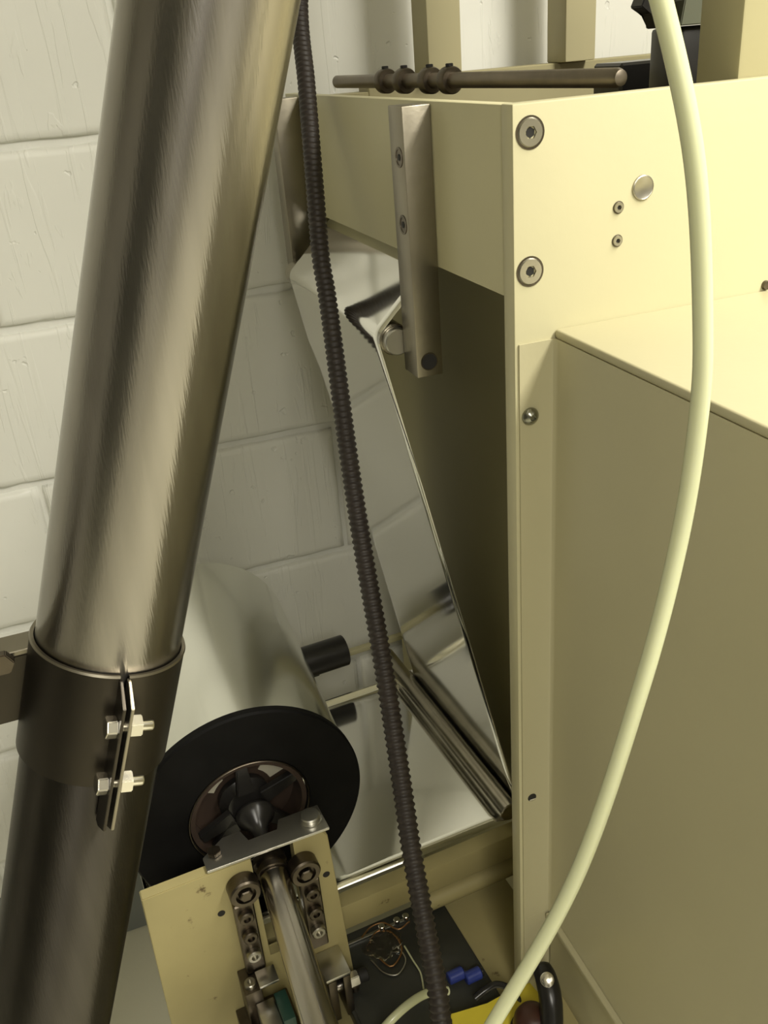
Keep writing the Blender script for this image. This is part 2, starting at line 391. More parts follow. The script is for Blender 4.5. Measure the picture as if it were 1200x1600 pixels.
# steel rod with collars lying on the machine top -----------------------
ra, rb = V((.372, 1.19, 1.5685)), V((.431, .655, 1.5672)); rd = (rb-ra).normalized(); rl = (rb-ra).length
rod = thing('steel_rod', 'round steel rod with collars lying along the top of the machine', 'rod', (ra+rb)/2-EZ*.0075)
bm = BM(); lathe(bm, ra, rd, [(0, .0062), (.002, .0072), (rl-.006, .0072), (rl-.002, .0058), (rl, 0)], 28); fin(bm, 'shaft', mat('tarnished_rod_steel', (.22, .19, .15), .4, 1, nscale=30, namt=.15, bump=.05), rod, .7)
for px in (603, 632, 672, 703):
    t = min(range(0, 1000), key=lambda k: abs(600+FPX*((ra+rd*rl*k/1000-CAM).dot(rt))/((ra+rd*rl*k/1000-CAM).dot(fwd))-px))/1000*rl
    c = ra+rd*(t-.007); bm = BM(); lathe(bm, c, rd, [(0, .0075), (0, .0118), (.002, .0128), (.012, .0128), (.014, .0118), (.014, .0075)], 28); col = fin(bm, 'collar', OLD, rod, .6)
    bm = BM(); cyl(bm, c+rd*.007+EZ*.0120, c+rd*.007+EZ*.0152, .0038, 12, .0006); fin(bm, 'grub_screw', DARK, col)

# dark drive housing behind the front plate -------------------------------
hz = thing('motor_housing', 'black motor housing with grey-green lid behind the machine top, at the right', 'motor', V((.68, .93, 1.478)))
bm = BM(); box(bm, (.640, .87, 1.4785), (.80, .925, 1.598), .004, seg=2); fin(bm, 'body', BLACKP, hz, .6)
bm = BM(); box(bm, (.668, .864, 1.50), (.700, .871, 1.575), .001, seg=1); fin(bm, 'terminal_cover', GREYBOX, hz)
bm = BM()
prism(bm, [V((.630, .86, 1.5985)), V((.81, .86, 1.5985)), V((.81, .86, 1.650)), V((.69, .86, 1.640)), V((.655, .86, 1.630)), V((.634, .86, 1.622))], V((0, .06, 0)), .001)
fin(bm, 'lid', mat('grey_green_lid', (.16, .17, .12), .35, .3, nscale=9, namt=.1), hz, .6)
bm = BM(); prism(bm, [V((.597, .88, 1.6185)), V((.612, .88, 1.611)), V((.618, .88, 1.598)), V((.6335, .88, 1.60)), V((.6335, .88, 1.65)), V((.612, .88, 1.65))], V((0, .02, 0)), .001); fin(bm, 'belt_guard', BLACKP, hz, .6)
bm = BM(); box(bm, (.655, 1.0, 1.4785), (.74, 1.06, 1.5655), .003); fin(bm, 'gear_case', BLACKP, hz, .6)

# ================================================================== SHEET METAL GUARD (right, towards the viewer)
GX, GZ = .3543, 1.3941
gd = thing('sheet_metal_guard', 'large cream sheet metal guard cover screwed to the machine front', 'cover', V((.8, .3, FL)))
bm = BM()
# one folded profile in plan (flange + side), extruded in z, then top
TH = .0016; R0 = .003
plan = [(.3226, YP-.0002), (GX-R0, YP-.0002), (GX-R0*.3, YP-R0*.3-.0002), (GX, YP-R0-.0002), (GX, .06)]
inner = [(.3226, YP-.0002-TH), (GX-R0-TH, YP-.0002-TH), (GX+.0, YP-.02)]
z0, z1 = .735, GZ
cols = [[bm.verts.new((x, y, z)) for (x, y) in ((.3226, YP-.0003), (.3226, YP-.0018), (GX-.0045, YP-.0018), (GX-.0022, YP-.0026), (GX-.0008, YP-.0044), (GX, YP-.007), (GX, .06), (GX+.002, .06), (GX+.002, YP-.0003))] for z in (z0, 1.3868)]
n = len(cols[0])
for i in range(n): bm.faces.new((cols[0][i], cols[0][(i+1) % n], cols[1][(i+1) % n], cols[1][i]))
bm.faces.new(cols[0][::-1]); bm.faces.new(cols[1])
fin(bm, 'side_sheet', CREAM_GUARD, gd, .5)
bm = BM(); box(bm, (GX, .05, 1.3868), (1.3, YP-.0003, GZ), .0022, seg=3); fin(bm, 'top_sheet', CREAM_GUARD, gd, .6)
bm = BM(); box(bm, (GX-.0060, .06, .7280), (GX+.012, YP-.004, .7345), .0008); fin(bm, 'bottom_lip', CREAM_GUARD, gd)
bm = BM(); box(bm, (GX+.001, .06, FL), (1.3, YP-.0005, .7254), .002); fin(bm, 'base_cabinet', CREAM_GUARD, gd)
bm = BM(); box(bm, (.3228, YP-.0018, FL), (GX, YP-.0003, .7352), .0004); fin(bm, 'lower_flange', CREAM_GUARD, gd)
bm = BM(); box(bm, (GX+.003, .06, .7346), (1.3, .064, 1.3867)); fin(bm, 'front_sheet', CREAM_GUARD, gd)
c = V((.3316, YP-.0018, 1.3261)); bm = BM(); lathe(bm, c, OUT, [(0, .0073), (.001, .0075), (.0025, .0068), (.0045, .0046), (.0055, .0028), (.0056, .0026), (.004, .0022), (.004, 0)], 28); fin(bm, 'dome_screw', mat('dark_dome_screw', (.30, .30, .25), .25, 1, nscale=40, namt=.1), gd, .7)
c = V((.3329, YP-.0019, .9106)); bm = BM(); lathe(bm, c, OUT, [(0, .0048), (.0004, .0046), (.0004, 0)], 24); h = fin(bm, 'screw_hole', DARK, gd)
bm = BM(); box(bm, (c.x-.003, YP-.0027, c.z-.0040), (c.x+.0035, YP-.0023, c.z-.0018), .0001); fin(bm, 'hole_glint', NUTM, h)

# ================================================================== FILM UNWIND STAND
stand = thing('unwind_stand', 'cream steel unwind stand with long horizontal bars carrying the film roll', 'stand', L(-.2, .1, FL))
bm = BM(); box(bm, (-.452, -.019, .650), (.034, .0025, .6895), .001, LX, seg=2); fin(bm, 'front_bar', CREAM_OLD, stand, .6)
bm = BM(); box(bm, (-.30, .430, .702), (.062, .440, .711), .001, LX, seg=2); fin(bm, 'rear_bar', CREAM, stand, .6)
bm = BM(); cyl(bm, L(-.135, -.006, .6215), L(.033, -.006, .6215), .0130, 24, .001); fin(bm, 'tie_tube', CREAM_OLD, stand, .6)
bm = BM(); box(bm, (-.40, -.16, FL), (-.003, .02, .585), .002, LX); fin(bm, 'plinth', CREAM_OLD, stand, .6)
# bracket plate with slot (built as a frame of quads around a slot)
b0, b1 = -.050, -.036
def platepoly(pts): return [L(a, b0, z) for a, z in pts]
bm = BM()
sl, sr, sz = -.342, -.296, .700
prism(bm, platepoly([(-.457, .8543), (-.463, .60), (-.463, .42), (-.25, .42), (-.247, .600), (-.256, .845), (-.262, .8548), (sr, .8548), (sr, sz), (sl, sz), (sl, .8543)]), EY*(b1-b0), .0010)
fin(bm, 'bracket_plate', CREAM_OLD, stand, .5)
for (a, z) in ((-.3833, .7938), (-.2637, .7885), (-.2629, .6334)):
    bm = BM(); lathe(bm, L(a, b0-.0001, z), -EY, [(0, .0042), (.0003, .0040)], 20); fin(bm, 'bolt_hole', DARK, stand)
for s in (-1, 1):   # side supports of the plate
    a = -.42 if s < 0 else -.268
    bm = BM(); box(bm, (a, b1, .42), (a+.01, -.014, .84 if s > 0 else .80), .001, LX); fin(bm, 'gusset', CREAM_OLD, stand, .6)
# zinc strap on top with bolt heads
strap = thing('zinc_strap', 'narrow zinc plate bridging the slot above the spindle', 'plate', L(-.32, -.03, .855))
bm = BM(); prism(bm, [L(-.388, -.050, .8552), L(-.254, -.054, .8552), L(-.254, -.016, .8552), L(-.300, -.016, .8552), L(-.305, -.030, .8552), L(-.338, -.030, .8552), L(-.342, -.012, .8552), L(-.362, -.012, .8552), L(-.388, -.030, .8552)], EZ*.0035, .0006); fin(bm, 'strap', ZINC, strap, .5)
bm = BM(); lathe(bm, L(-.268, -.033, .8588), EZ, [(0, .0125), (.001, .0130), (.0012, .0112), (.006, .0112), (.007, .0100), (.007, 0)], 28); fin(bm, 'bolt_head', ZINC, strap, .6)
bm = BM(); hexa(bm, L(-.375, -.030, .8588), L(-.375, -.030, .8640), .0075); hx_ = fin(bm, 'bolt_head', OLD, strap)
# chrome spindle -----------------------------------------------------------
S0, S1 = L(-.3205, -.030, .826), L(-.3350, -.27, .770)
sd = (S1-S0).normalized(); slen = (S1-S0).length
sp = thing('spindle_shaft', 'polished chrome spindle shaft coming forward out of the slotted plate', 'shaft', S0)
bm = BM(); lathe(bm, S0+sd*.022, sd, [(0, .0145), (.003, .0160), (slen, .0168), (slen+.002, .012)], 40); fin(bm, 'shaft', CHROME, sp, .6)
bm = BM(); lathe(bm, S0, sd, [(0, .0165), (.003, .0185), (.009, .0185), (.010, .0135), (.014, .0135), (.015, .0170), (.020, .0170), (.0215, .0135)], 36); fin(bm, 'collar', OLD, sp, .5)
bm = BM(); lathe(bm, S0, -sd, [(0, .012), (.010, .0085), (.030, .0082), (.040, .012), (.048, .021), (.056, .0225), (.060, .020), (.060, 0)], 36); fin(bm, 'cone_knob', BLACKP, sp, .7)
b_ = CHROME.node_tree.nodes['Principled BSDF']; b_.inputs['Anisotropic'].default_value = .85
cx = N(CHROME.node_tree, 'ShaderNodeCombineXYZ')
for i_ in range(3): cx.inputs[i_].default_value = sd[i_]
CHROME.node_tree.links.new(cx.outputs[0], b_.inputs['Tangent'])
# support bearings under the shaft
for (a, z, nm) in ((-.3565, .8250, 'left'), (-.2900, .8200, 'right')):
    be = thing('support_bearing', 'ring bearing on the %s side of the chrome spindle' % nm, 'bearing', L(a, b0-.012, z), 'spindle support bearings')
    bm = BM(); lathe(bm, L(a, b0-.0003, z), -EY, [(0, .0160), (.001, .0170), (.016, .0170), (.018, .0155), (.018, .0110), (.013, .0105), (.013, 0)], 36); fin(bm, 'outer_ring', OLD, be, .5)
    bm = BM(); lathe(bm, L(a, b0-.0135, z), -EY, [(0, .0075), (.006, .0075), (.007, .006), (.007, 0)], 6); fin(bm, 'bolt_head', OLD, be, .5)
    # link arm hanging below with bolts
    s = -1 if nm == 'left' else 1
    bm = BM(); box(bm, (a-.011+.004*s, b0-.012, z-.125), (a+.011+.004*s, b0-.0006, z-.0182), .0015, LX); ar = fin(bm, 'link_arm', OLD, be, .6)
    for dz in (.034, .064, .094):
        bm = BM(); lathe(bm, L(a+.004*s, b0-.0122, z-dz), -EY, [(0, .0085), (.006, .0082), (.007, .0068), (.007, .0040), (.004, .0038), (.004, 0)], 24); fin(bm, 'bolt', OLD if dz < .07 else SCREW, ar, .5)

# ---- roll of film -----------------------------------------------------
RA, RZ = -.322, .848
RDIR = (L(RA+.028, .36, RZ+.006)-L(RA, .032, RZ)).normalized()
roll = thing('film_roll', 'large silvery mirror film roll with black end flange beside the big steel pipe', 'roll', L(RA, .18, RZ))
bm = BM(); lathe(bm, L(RA, .032, RZ), RDIR, [(0, .068), (0, .1285), (.345, .1285), (.345, .068)], 128, cap=False); fin(bm, 'film_winding', FILMR, roll, .5)
bm = BM(); lathe(bm, L(RA, .0315, RZ), -EY, [(0, .069), (0, .1322), (.002, .1342), (.010, .1342), (.0125, .1322), (.0125, .0715), (.010, .0685), (0, .0685)], 96, cap=False); fin(bm, 'end_flange', BLACKR, roll, .5)
bm = BM(); lathe(bm, L(RA, .0185, RZ), -EY, [(0, .0683), (.0008, .0688), (.0012, .0693), (.0008, .0699), (0, .0702)], 96, cap=False); fin(bm, 'flange_ring', OLD, roll, .9)
bm = BM(); lathe(bm, L(RA, .022, RZ), EY, [(0, .0676), (.34, .0676), (.34, .062), (.0, .062), (0, .0676)], 64, cap=False); fin(bm, 'core_tube', BROWN, roll, .5)
# chuck: hub, spokes, back disc quadrants
bm = BM(); lathe(bm, L(RA, .050, RZ), -EY, [(0, .030), (.008, .030), (.014, .024), (.018, .022), (.018, 0)], 36); fin(bm, 'hub', BLACKP, roll, .5)
for ang in (90, 20, -45, 200, 150+75):
    a = math.radians(ang); u = EX*math.cos(a)+EZ*math.sin(a); t = -EX*math.sin(a)+EZ*math.cos(a)
    c = L(RA, .026, RZ); bm = BM(); prism(bm, [c+u*.020-t*.010, c+u*.0615-t*.006, c+u*.0615+t*.006, c+u*.020+t*.010], EY*.009, .001); fin(bm, 'spoke', BLACKP, roll, .5)
bm = BM(); lathe(bm, L(RA, .052, RZ), EY, [(0, .026), (0, .0618), (.003, .0618), (.003, .026)], 48, cap=False); fin(bm, 'chuck_disc', BROWN, roll, .5)
bm = BM(); cyl(bm, L(RA, .055, RZ), L(RA, .055, RZ)+RDIR*.35, .012, 24); fin(bm, 'axle', OLD, roll, .5)
for (a0, a1) in ((18, 52), (122, 152)):
    bm = BM(); c = L(RA, .0505, RZ); pts = []
    for k in range(7): th = math.radians(a0+(a1-a0)*k/6); pts.append(c+(EX*math.cos(th)+EZ*math.sin(th))*.057)
    for k in range(4): th = math.radians(a1-(a1-a0)*k/3); pts.append(c+(EX*math.cos(th)+EZ*math.sin(th))*.036)
    prism(bm, pts, EY*.001); fin(bm, 'pale_shim', mat('pale_shim_paint', (.50, .47, .37), .5, nscale=10), roll)

# ---- lower roller --------------------------------------------------------
LA, LZ, LR = .005, .7045, .0135
lr = thing('idler_roller', 'brushed steel idler roller lying across the stand, film wrapped below it', 'roller', L(LA, .2, LZ))
bm = BM(); cyl(bm, L(LA, .0035, LZ), L(LA, .400, LZ), LR, 40, .0012); fin(bm, 'roller_tube', ROLLER, lr, .6)
bm = BM(); cyl(bm, L(LA, .4001, LZ), L(LA, .4298, LZ), .007, 20); fin(bm, 'axle_end', OLD, lr, .6)
l2 = thing('idler_roller', 'second idler roller tucked under the left side of the silver film roll', 'roller', L(-.4395, .2, LZ))
bm = BM(); cyl(bm, L(-.4395, .0035, LZ), L(-.4395, .400, LZ), LR, 32, .0012); fin(bm, 'roller_tube', ROLLER, l2, .6)

# ---- film web: one continuous sheet ---------------------------------------
film = BM()
path = []   # (center x-z point near, far) built as pairs of 3D points (near, far), plus curl
def W(x, z, yn, yf): return (V((x, yn, z)), V((x, yf, z)))
rr = RR+.0004
NY, FY = .812, 1.150
dirin = math.radians(128)  # angle of tangent point on top-left of upper roller
path.append(W(.352, 1.440-.012, NY, FY)); path.append(W(.335, 1.4165, NY, FY))
th0, th1 = math.radians(127), math.radians(191)
for k in range(9):
    th = th0+(th1-th0)*k/8; path.append(W(RC.x+rr*math.cos(th), RC.z+rr*math.sin(th), NY, FY))
n_up = len(path)
# lower roller tangent, right side going under
lr_ = LR+.0006; BN, BF = .0045, .345
low = []
t0, t1 = math.radians(12), math.radians(-97)
for k in range(11):
    th = t0+(t1-t0)*k/10; low.append((L(LA+lr_*math.cos(th), BN, LZ+lr_*math.sin(th)), L(LA+lr_*math.cos(th), BF, LZ+lr_*math.sin(th))))
un, uf = path[-1]; ln_, lf_ = low[0]
NS = 24
for k in range(1, NS): t = k/NS; path.append((un.lerp(ln_, t), uf.lerp(lf_, t)))
i_low = len(path); path += low
# then left to the bottom of the roll and around its left underside
rb_ = .1292; IA, IZ = -.4395, LZ
def both(a, z): return (L(a, BN+.004, z), L(a, BF, z))
a0 = path[-1]; e0 = both(IA, IZ-lr_)
for k in range(1, 20): t = k/20; path.append((a0[0].lerp(e0[0], t), a0[1].lerp(e0[1], t)))
for k in range(9): th = math.radians(-90-11*k); path.append((L(IA+lr_*math.cos(th), BN+.004+.0035*k, IZ+lr_*math.sin(th)), L(IA+lr_*math.cos(th), BF, IZ+lr_*math.sin(th))))
for k in range(1, 8): t = k/8; path.append((L(IA-lr_+(RA-rb_-IA+lr_)*t, BN+.034, IZ+(RZ-IZ)*t), L(IA-lr_+(RA-rb_-IA+lr_)*t, BF, IZ+(RZ-IZ)*t)))
for k in range(6): th = math.radians(180-4*k); path.append((L(RA+rb_*math.cos(th), BN+.034, RZ+rb_*math.sin(th)), L(RA+rb_*math.cos(th), BF, RZ+rb_*math.sin(th))))
NWD = 28; grid = []
for i, (pn, pf) in enumerate(path):
    row = []
    # how much the far edge curls here (strip part only)
    s = (i-n_up)/float(NS); cur = max(0, min(1, (s-.10)/.25))*max(0, min(1, (1.02-s)/.06)) if s < 1.02 else 0
    for j in range(NWD+1):
        t = j/NWD; t = 1-(1-t)**1.5
        p = pn.lerp(pf, t)
        if cur > 0:
            wpx = (p-pf).length; q = max(0, 1-wpx/.030)
            p = p + V((.020, -.010, .004))*cur*q*q
        if i > i_low+10 and i < i_low+27:
            q = max(0, 1-(p-pf).length/.016); p = p + EZ*(.009*q*q)
        row.append(film.verts.new(p))
    grid.append(row)
for A, B in zip(grid, grid[1:]):
    for j in range(NWD): film.faces.new((A[j], A[j+1], B[j+1], B[j]))
for f in film.faces: f.smooth = True
fo = fin(film, 'film_web', FILM)
sol = fo.modifiers.new('thickness', 'SOLIDIFY'); sol.thickness = .0002; sol.offset = 0
tag(fo, 'tall strip of mirror film running from the upper roller down under the idler roller', 'film')

# ---- black cylindrical sensor on the rear bar -----------------------------
sn = thing('sensor_barrel', 'short black cylindrical sensor barrel near the wall, right of the roll', 'sensor', L(-.1, .39, .745))
bm = BM(); cyl(bm, L(-.185, .390, .748), L(-.068, .390, .748), .0250, 32, .0012); fin(bm, 'barrel', BLACKP, sn, .6)
bm = BM(); box(bm, (-.15, .408, .700), (-.11, .4298, .742), .001, LX); fin(bm, 'mounting_tab', BLACKP, sn, .6)

# ================================================================== BIG STEEL PIPE with clamp
Q0 = V((.0962, .5, 1.6275)); PD = V((-.3339, -.0263, -.9423)).normalized(); PR = .0423
pipe = thing('steel_pipe', 'thick brushed stainless steel pipe slanting down the left of the view', 'pipe', Q0)
tj = .366
bm = BM(); lathe(bm, Q0-PD*1.045, PD, [(0, PR), (1.045+tj-.002, PR), (1.045+tj, PR-.001)], 96); fin(bm, 'upper_tube', STEEL, pipe, .6)
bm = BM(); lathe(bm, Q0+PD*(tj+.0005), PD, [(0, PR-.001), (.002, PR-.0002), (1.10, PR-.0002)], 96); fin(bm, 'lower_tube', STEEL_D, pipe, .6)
cl = thing('pipe_clamp', 'dark sheet steel clamp bolted around the big steel pipe', 'clamp', Q0+PD*.39)
c0 = Q0+PD*.350
u_ = (-EZ+PD*PD.z).normalized()
side = PD.cross(V((0, -1, 0))).normalized(); frontd = side.cross(PD).normalized()
if frontd.y > 0: frontd = -frontd
if side.x < 0: side = -side
bm = BM()
ri, ro = PR+.0003, PR+.0028; H = .074; n = 96; rings = []
ga = math.radians(3.2)
cang = math.radians(6)   # split angle from front towards the right
def cp(th, r, t): return c0+PD*t+(frontd*math.cos(th+cang)+side*math.sin(th+cang))*r
ths = [ga+(2*math.pi-2*ga)*k/n for k in range(n+1)]
for (r, t) in ((ri, .001), (ri+.0008, 0), (ro-.0006, 0), (ro, .0008), (ro, H), (ri, H), (ri, .001)): rings.append([bm.verts.new(cp(th, r, t)) for th in ths])
for A_, B_ in zip(rings, rings[1:]):
    for i in range(n): bm.faces.new((A_[i], A_[i+1], B_[i+1], B_[i]))
fin(bm, 'band', CLAMPM, cl, .6)
bm = BM(); rim = [bm.verts.new(p) for p in []]
rg = [[bm.verts.new(cp(th, r, t)) for th in ths] for (r, t) in ((ri+.0004, -.0006), (ro-.0002, -.0008), (ro+.0004, .0006), (ri+.0004, .0004))]
for A_, B_ in zip(rg, rg[1:]+rg[:1]):
    for i in range(n): bm.faces.new((A_[i], A_[i+1], B_[i+1], B_[i]))
fin(bm, 'rim', BAR, cl, .6)
for s in (-1, 1):   # split ears
    bm = BM(); o_ = side*math.cos(cang)-frontd*math.sin(cang); f_ = frontd*math.cos(cang)+side*math.sin(cang)
    b_0 = c0+f_*(ro-.001)+o_*s*.0014
    prism(bm, [b_0+PD*.001, b_0+PD*.001+f_*.004, b_0+PD*.010+f_*.018, b_0+PD*.092+f_*.018, b_0+PD*.098+f_*.006, b_0+PD*.098], o_*s*.0018, .0003)
    fin(bm, 'ear', BAR if s > 0 else CLAMPM, cl, .5)
for t in (.026, .064):
    c = c0+f_*(ro+.0095)+PD*t
    bm = BM(); hexa(bm, c-o_*.0034, c-o_*.0095, .0066); fin(bm, 'bolt_head', NUTM, cl)
    bm = BM(); hexa(bm, c+o_*.0034, c+o_*.0105, .0068, .4); fin(bm, 'nut', NUTM, cl)
    bm = BM(); lathe(bm, c-o_*.0049, o_, [(0, .0032), (.0215, .0032), (.0225, .0026), (.0225, 0)], 16); fin(bm, 'bolt_shank', NUTM, cl, .6)
# arm leading left out of view, with a bolt
bm = BM(); am = c0+PD*.001-EZ*.010
ax_ = V((-1, 0, 0)); 
prism(bm, [am+ax_*(PR-.004)+EZ*.014, am+ax_*2.2+EZ*.014, am+ax_*2.2-EZ*.028, am+ax_*(PR+.004)-EZ*.030], V((0, .004, 0)), .0005); arm = fin(bm, 'arm', CLAMPM, cl, .5)
bm = BM(); box(bm, (am.x-2.2, am.y, am.z+.0141), (am.x-PR+.001, am.y+.020, am.z+.0175), .0005); fin(bm, 'arm_flange', BAR, cl, .5)
cb = PY(2, 1032, am.y-.001); bm = BM(); hexa(bm, cb, cb+V((0, -.006, 0)), .0075); fin(bm, 'arm_bolt', OLD, cl)

# ================================================================== CONDUIT AND HOSES
cpts = [V((.372, 1.17, 2.6)), V((.372, 1.17, 1.95)), V((.352, 1.165, 1.78))]+[CAM+ray(x, y)*d for x, y, d in ((468, 0, 1.02), (479, 133, 1.003), (491, 280, .99), (501, 400, .98), (513, 475, .974), (543, 700, .95), (568, 863, .93), (600, 1046, .905), (627, 1220, .88), (642, 1323, .865), (659, 1418, .85), (683, 1545, .835), (690, 1600, .83))]+[V((.16, .42, .70)), V((.15, .36, .66)), V((.16, .37, .45)), V((.20, .42, .27)), V((.27, .50, FL+.012))]
_, ln = spline(cpts, 10); pitch = .0064; nr = int(ln/pitch)
cp_, _ = spline(cpts, nr*4+1)
bm = BM(); RP = (.0085, .0100, .0100, .0085); sweep(bm, cp_, lambda i: RP[i % 4], 20)
tag(fin(bm, 'corrugated_conduit', CONDM, None, 1.2), 'black corrugated plastic conduit hanging down the middle of the view', 'conduit')
hpts = [V(p) for p in ((.33, .22, 2.60), (.30, .28, 2.3), (.235, .36, 1.95), (.228, .405, 1.76), (.2550, .400, 1.665), (.2735, .3885, 1.6103), (.2853, .3726, 1.5438), (.2922, .3659, 1.4692), (.2925, .3631, 1.4195), (.2852, .3616, 1.3462), (.2626, .3564, 1.2564), (.2194, .3503, 1.1302), (.1584, .3485, 1.0233), (.09, .345, .92), (.05, .36, .80), (.03, .42, .68), (.05, .50, .60), (.09, .57, .55))]
hp, _ = spline(hpts, 320); bm = BM(); sweep(bm, hp, .0050, 20)
tag(fin(bm, 'air_hose', TUBEC, None, 1.2), 'long pale cream nylon air hose curving down in front of the guard', 'hose')

# ================================================================== CLUTTER AT THE BOTTOM
ZB = .585
jb = thing('junction_box', 'dark grey flat junction box on the stand below the front bar', 'box', L(-.18, -.07, ZB))
bm = BM(); box(bm, (-.268, -.158, ZB+.0003), (-.103, .010, ZB+.020), .002, LX, seg=2); fin(bm, 'body', GREYBOX, jb, .6)
bm = BM(); box(bm, (-.264, -.154, ZB+.0202), (-.107, .006, ZB+.023), .001, LX, seg=2); fin(bm, 'lid', GREYBOX, jb, .6)
for i, px in enumerate((712, 739)):
    p = PZ(px, 1524, ZB+.0308)
    t_ = thing('blue_connector', ('left' if i == 0 else 'right')+' one of two blue push-in connectors beside the black conduit', 'connector', p-EZ*.007)
    bm = BM(); cyl(bm, p-EX*.010, p+EX*.010, .0075, 24, .0012); fin(bm, 'body', BLUE, t_, .6)
    bm = BM(); cyl(bm, p+EX*.0101, p+EX*.0125, .0055, 20, .0005); fin(bm, 'release_ring', BLACKP, t_, .6)
# dark cable with a shiny sheath curving at the box edge
def tube(name, pts, r, m, lab, cat, n=40, grp=None):
    s_, _ = spline([V(p) for p in pts], n); bm = BM(); sweep(bm, s_, r, 12); return tag(fin(bm, name, m, None, 1.2), lab, cat, grp)
tube('signal_cable', [PZ(742, 1560, ZB+.035), PZ(760, 1546, ZB+.04), PZ(778, 1538, ZB+.045), PZ(800, 1548, ZB+.045), PZ(815, 1575, ZB+.04), PZ(815, 1615, ZB+.03)], .0038, BLACKP, 'short black cable looping off the corner of the dark box', 'cable')
tube('nylon_tube', [PZ(585, 1625, ZB+.035), PZ(610, 1595, ZB+.05), PZ(640, 1568, ZB+.055), PZ(668, 1552, ZB+.05), PZ(700, 1548, ZB+.04)], .0050, TUBEC, 'short pale nylon tube emerging left of the conduit at the bottom', 'hose')
wires = [([(632, 1478), (645, 1500), (657, 1520), (662, 1545)], TUBEC, 'thin pale wire hanging beside the conduit over the dark box'),
         ([(575, 1478), (590, 1455), (615, 1462), (628, 1485), (612, 1510), (590, 1495)], COPPER, 'coppery wire loop tangled on the dark box'),
         ([(565, 1465), (580, 1448), (600, 1442), (622, 1452), (640, 1440)], COPPER, 'coppery wire stretched towards the conduit, uppermost on the dark box'),
         ([(580, 1500), (600, 1520), (622, 1522), (634, 1500), (622, 1478)], ZINC, 'silvery wire loop hanging lowest on the dark box')]
for pts, m_, lab in wires:
    tube('thin_wire', [PZ(x, y, ZB+.0255) for x, y in pts], .0011 if m_ is not ZINC else .0009, m_, lab, 'wire', 30)
# clear crumpled bag piece: faceted glassy scraps
gm, gnt, gb = newmat('clear_plastic_film'); gb.inputs['Base Color'].default_value = (1, .97, .92, 1); gb.inputs['Roughness'].default_value = .05; gb.inputs['Transmission Weight'].default_value = 1; gb.inputs['IOR'].default_value = 1.12
bm = BM(); cc = PZ(600, 1478, ZB+.034)
r_ = bmesh.ops.create_icosphere(bm, subdivisions=3, radius=1)
for v in r_['verts']:
    k = 1+.55*noise.noise(v.co*2.3)+.2*noise.noise(v.co*6)
    v.co = cc+EX*v.co.x*.021*k+EY*v.co.y*.017*k+EZ*v.co.z*.008*k
tag(fin(bm, 'plastic_bag', gm), 'crumpled clear plastic scrap among the wires on the dark box', 'bag')
# chrome hex fitting and its stub shaft
ft = thing('chrome_fitting', 'bright chrome hex fitting low beside the spindle shaft', 'fitting', PZ(553, 1530, ZB+.045))
p = PZ(552, 1530, ZB+.045); bm = BM(); hexa(bm, p-EX*.007, p+EX*.006, .0095); fin(bm, 'hex_nut', NUTM, ft)
bm = BM(); cyl(bm, p-EX*.040, p-EX*.0071, .0062, 20, .001); fin(bm, 'stub_shaft', CHROME, ft, .6)
bm = BM(); cyl(bm, p+EX*.0061, p+EX*.018, .0080, 20, .001); fin(bm, 'plug', DARK, ft, .6)
bm = BM(); cyl(bm, p-EX*.0001-EZ*.0165, p-EX*.0001-EZ*.009, .006, 16); fin(bm, 'foot', OLD, ft, .6)
# silver rail along the box rear edge
p1, p2 = PZ(545, 1478, ZB+.0232), PZ(640, 1437, ZB+.0232)
ml = thing('steel_strip', 'slim steel strip along the rear edge of the dark box', 'strip', p1)
bm = BM(); d_ = (p2-p1).normalized(); prism(bm, [p1, p2, p2+EY*.004, p1+EY*.004], EZ*.0025, .0003); fin(bm, 'strip', ZINC, ml)
for k in (.55, .8, .95):
    q = p1.lerp(p2, k)+EY*.002+EZ*.0026; bm = BM(); cyl(bm, q, q+EZ*.006, .0042, 14, .0006); fin(bm, 'screw', NUTM, ml, .6)
# latch assembly left of the spindle, at the bottom
lt = thing('latch_block', 'oily steel latch block with green insert left of the spindle', 'latch', L(-.372, -.09, .60))
def lb(name, a0, a1, b0_, b1_, z0_, z1_, m, bev=.0012): bm = BM(); box(bm, (a0, b0_, z0_), (a1, b1_, z1_), bev, LX, seg=2); return fin(bm, name, m, lt, .6)
lb('side_block', -.381, -.362, -.085, -.0505, .640, .700, OLD); lb('steel_block', -.372, -.352, -.125, -.0855, .640, .682, ZINC)
lb('green_insert', -.3515, -.338, -.125, -.088, .640, .690, mat('green_plastic', (.02, .06, .045), .4, nscale=20)); lb('top_plate', -.364, -.342, -.085, -.064, .7005, .704, ZINC, .0005)
lb('base_block', -.392, -.33, -.150, -.051, .60, .6398, OLD)
bm = BM(); c = L(-.372, -.075, .7002); lathe(bm, c, EZ, [(0, .0065), (.005, .0065), (.006, .0055), (.006, .003), (.003, .003), (.003, 0)], 20); fin(bm, 'bolt', SCREW, lt, .6)
bm = BM(); c = L(-.385, -.100, .6402); lathe(bm, c, EZ, [(0, .007), (.016, .007), (.018, .005), (.018, 0)], 20); fin(bm, 'pin', SCREW, lt, .6)
lv = thing('clamp_lever', 'dark steel lever block at the bottom edge, left of the latch', 'lever', L(-.43, -.12, .62))
bm = BM(); prism(bm, [L(-.470, -.120, .600), L(-.400, -.120, .610), L(-.396, -.120, .640), L(-.412, -.120, .655), L(-.452, -.120, .655), L(-.468, -.120, .635)], -EY*.035, .002); fin(bm, 'lever', CLAMPM, lv, .5)
bm = BM(); lathe(bm, L(-.468, -.130, .628), -EX, [(0, .008), (.010, .008), (.012, .006), (.012, 0)], 20); fin(bm, 'knob', BLACKP, lv, .7)
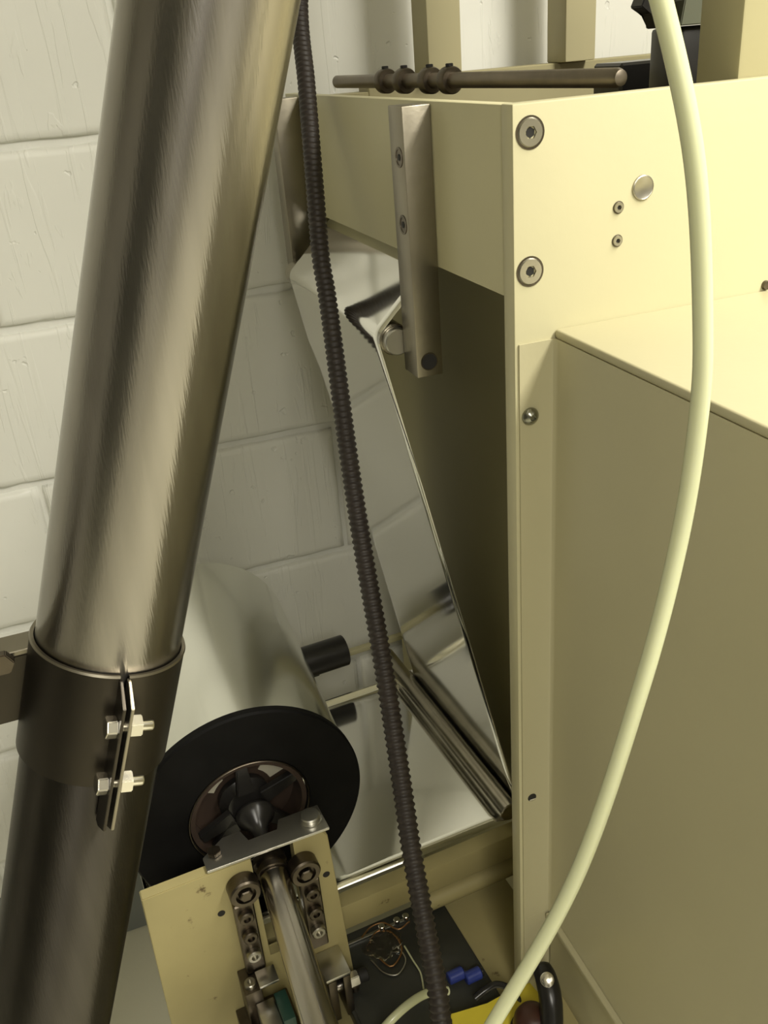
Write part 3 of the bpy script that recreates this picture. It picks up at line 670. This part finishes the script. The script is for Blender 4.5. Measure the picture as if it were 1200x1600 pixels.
rc = thing('right_clevis', 'small steel clevis plates right of the spindle shaft', 'bracket', L(-.285, -.07, .62))
rc.name = 'steel_clevis'
for (a0, a1, z0_, z1_, m_) in ((-.292, -.262, .668, .673, ZINC), (-.290, -.280, .60, .667, OLD), (-.272, -.263, .60, .667, OLD)):
    bm = BM(); box(bm, (a0, -.090, z0_), (a1, -.0505, z1_), .001, LX, seg=2); fin(bm, 'plate', m_, rc, .6)
# yellow plate, black button handle and brown dome at bottom right
yp = thing('yellow_plate', 'bright yellow painted plate at the bottom edge, cut by the pale hose', 'plate', PZ(780, 1580, .63))
bm = BM(); prism(bm, [PZ(x, y, .630) for x, y in ((704, 1584), (762, 1568), (800, 1545), (828, 1535), (842, 1552), (846, 1572), (850, 1600), (850, 1660), (720, 1660))], -EZ*.006, .0005); fin(bm, 'plate', YELL, yp, .5)
bm = BM(); box(bm, (-.07, -.27, FL), (-.03, -.19, .624), .001, LX); fin(bm, 'support_leg', CREAM_OLD, yp)
dm = thing('brown_knob', 'dark red-brown domed knob at the bottom edge on the yellow plate', 'knob', PZ(830, 1590, .631))
p = PZ(832, 1612, .631); bm = BM(); lathe(bm, p, EZ, [(0, .021), (.012, .0215), (.022, .020), (.030, .016), (.034, .009), (.035, 0)], 32); fin(bm, 'dome', REDB, dm, .9)
bm = BM(); lathe(bm, p, EZ, [(.0, .024), (.004, .0245), (.006, .022)], 32); fin(bm, 'collar', BLACKP, dm, .6)
bh = thing('black_handle', 'black handle with a shiny metal button beside the guard foot', 'handle', PZ(850, 1600, .631))
hpth = [PZ(862, 1650, .64), PZ(862, 1600, .66), PZ(860, 1560, .68), PZ(852, 1525, .69), PZ(842, 1508, .69)]
s_, _ = spline(hpth, 40); bm = BM(); sweep(bm, s_, lambda i: .0125-.003*(abs(i-20)/20)**3-.006*max(0, (i-36)/4), 20); fin(bm, 'grip', BLACKP, bh, 1)
p = PZ(855, 1525, .704); bm = BM(); lathe(bm, p-EZ*.006, (CAM-p).normalized(), [(0, .0075), (.006, .0075), (.0075, .005), (.008, 0)], 24); fin(bm, 'button', NUTM, bh, .6)

# ceiling housings (out of view): tube light above the machine, added fill over the aisle
for i, (lp, sx, sy, rz, pw) in enumerate(LIGHTS):
    bm = BM(); box(bm, (lp[0]-sx/2-.02, lp[1]-sy/2-.03, 2.584), (lp[0]+sx/2+.02, lp[1]+sy/2+.03, 2.6195), .004)
    tag(fin(bm, 'ceiling_and_fill_housing', WHITEW), 'slim white ceiling light housing '+('above the machine' if i == 0 else 'added over the aisle for the fill light'), 'lamp', 'ceiling lights')
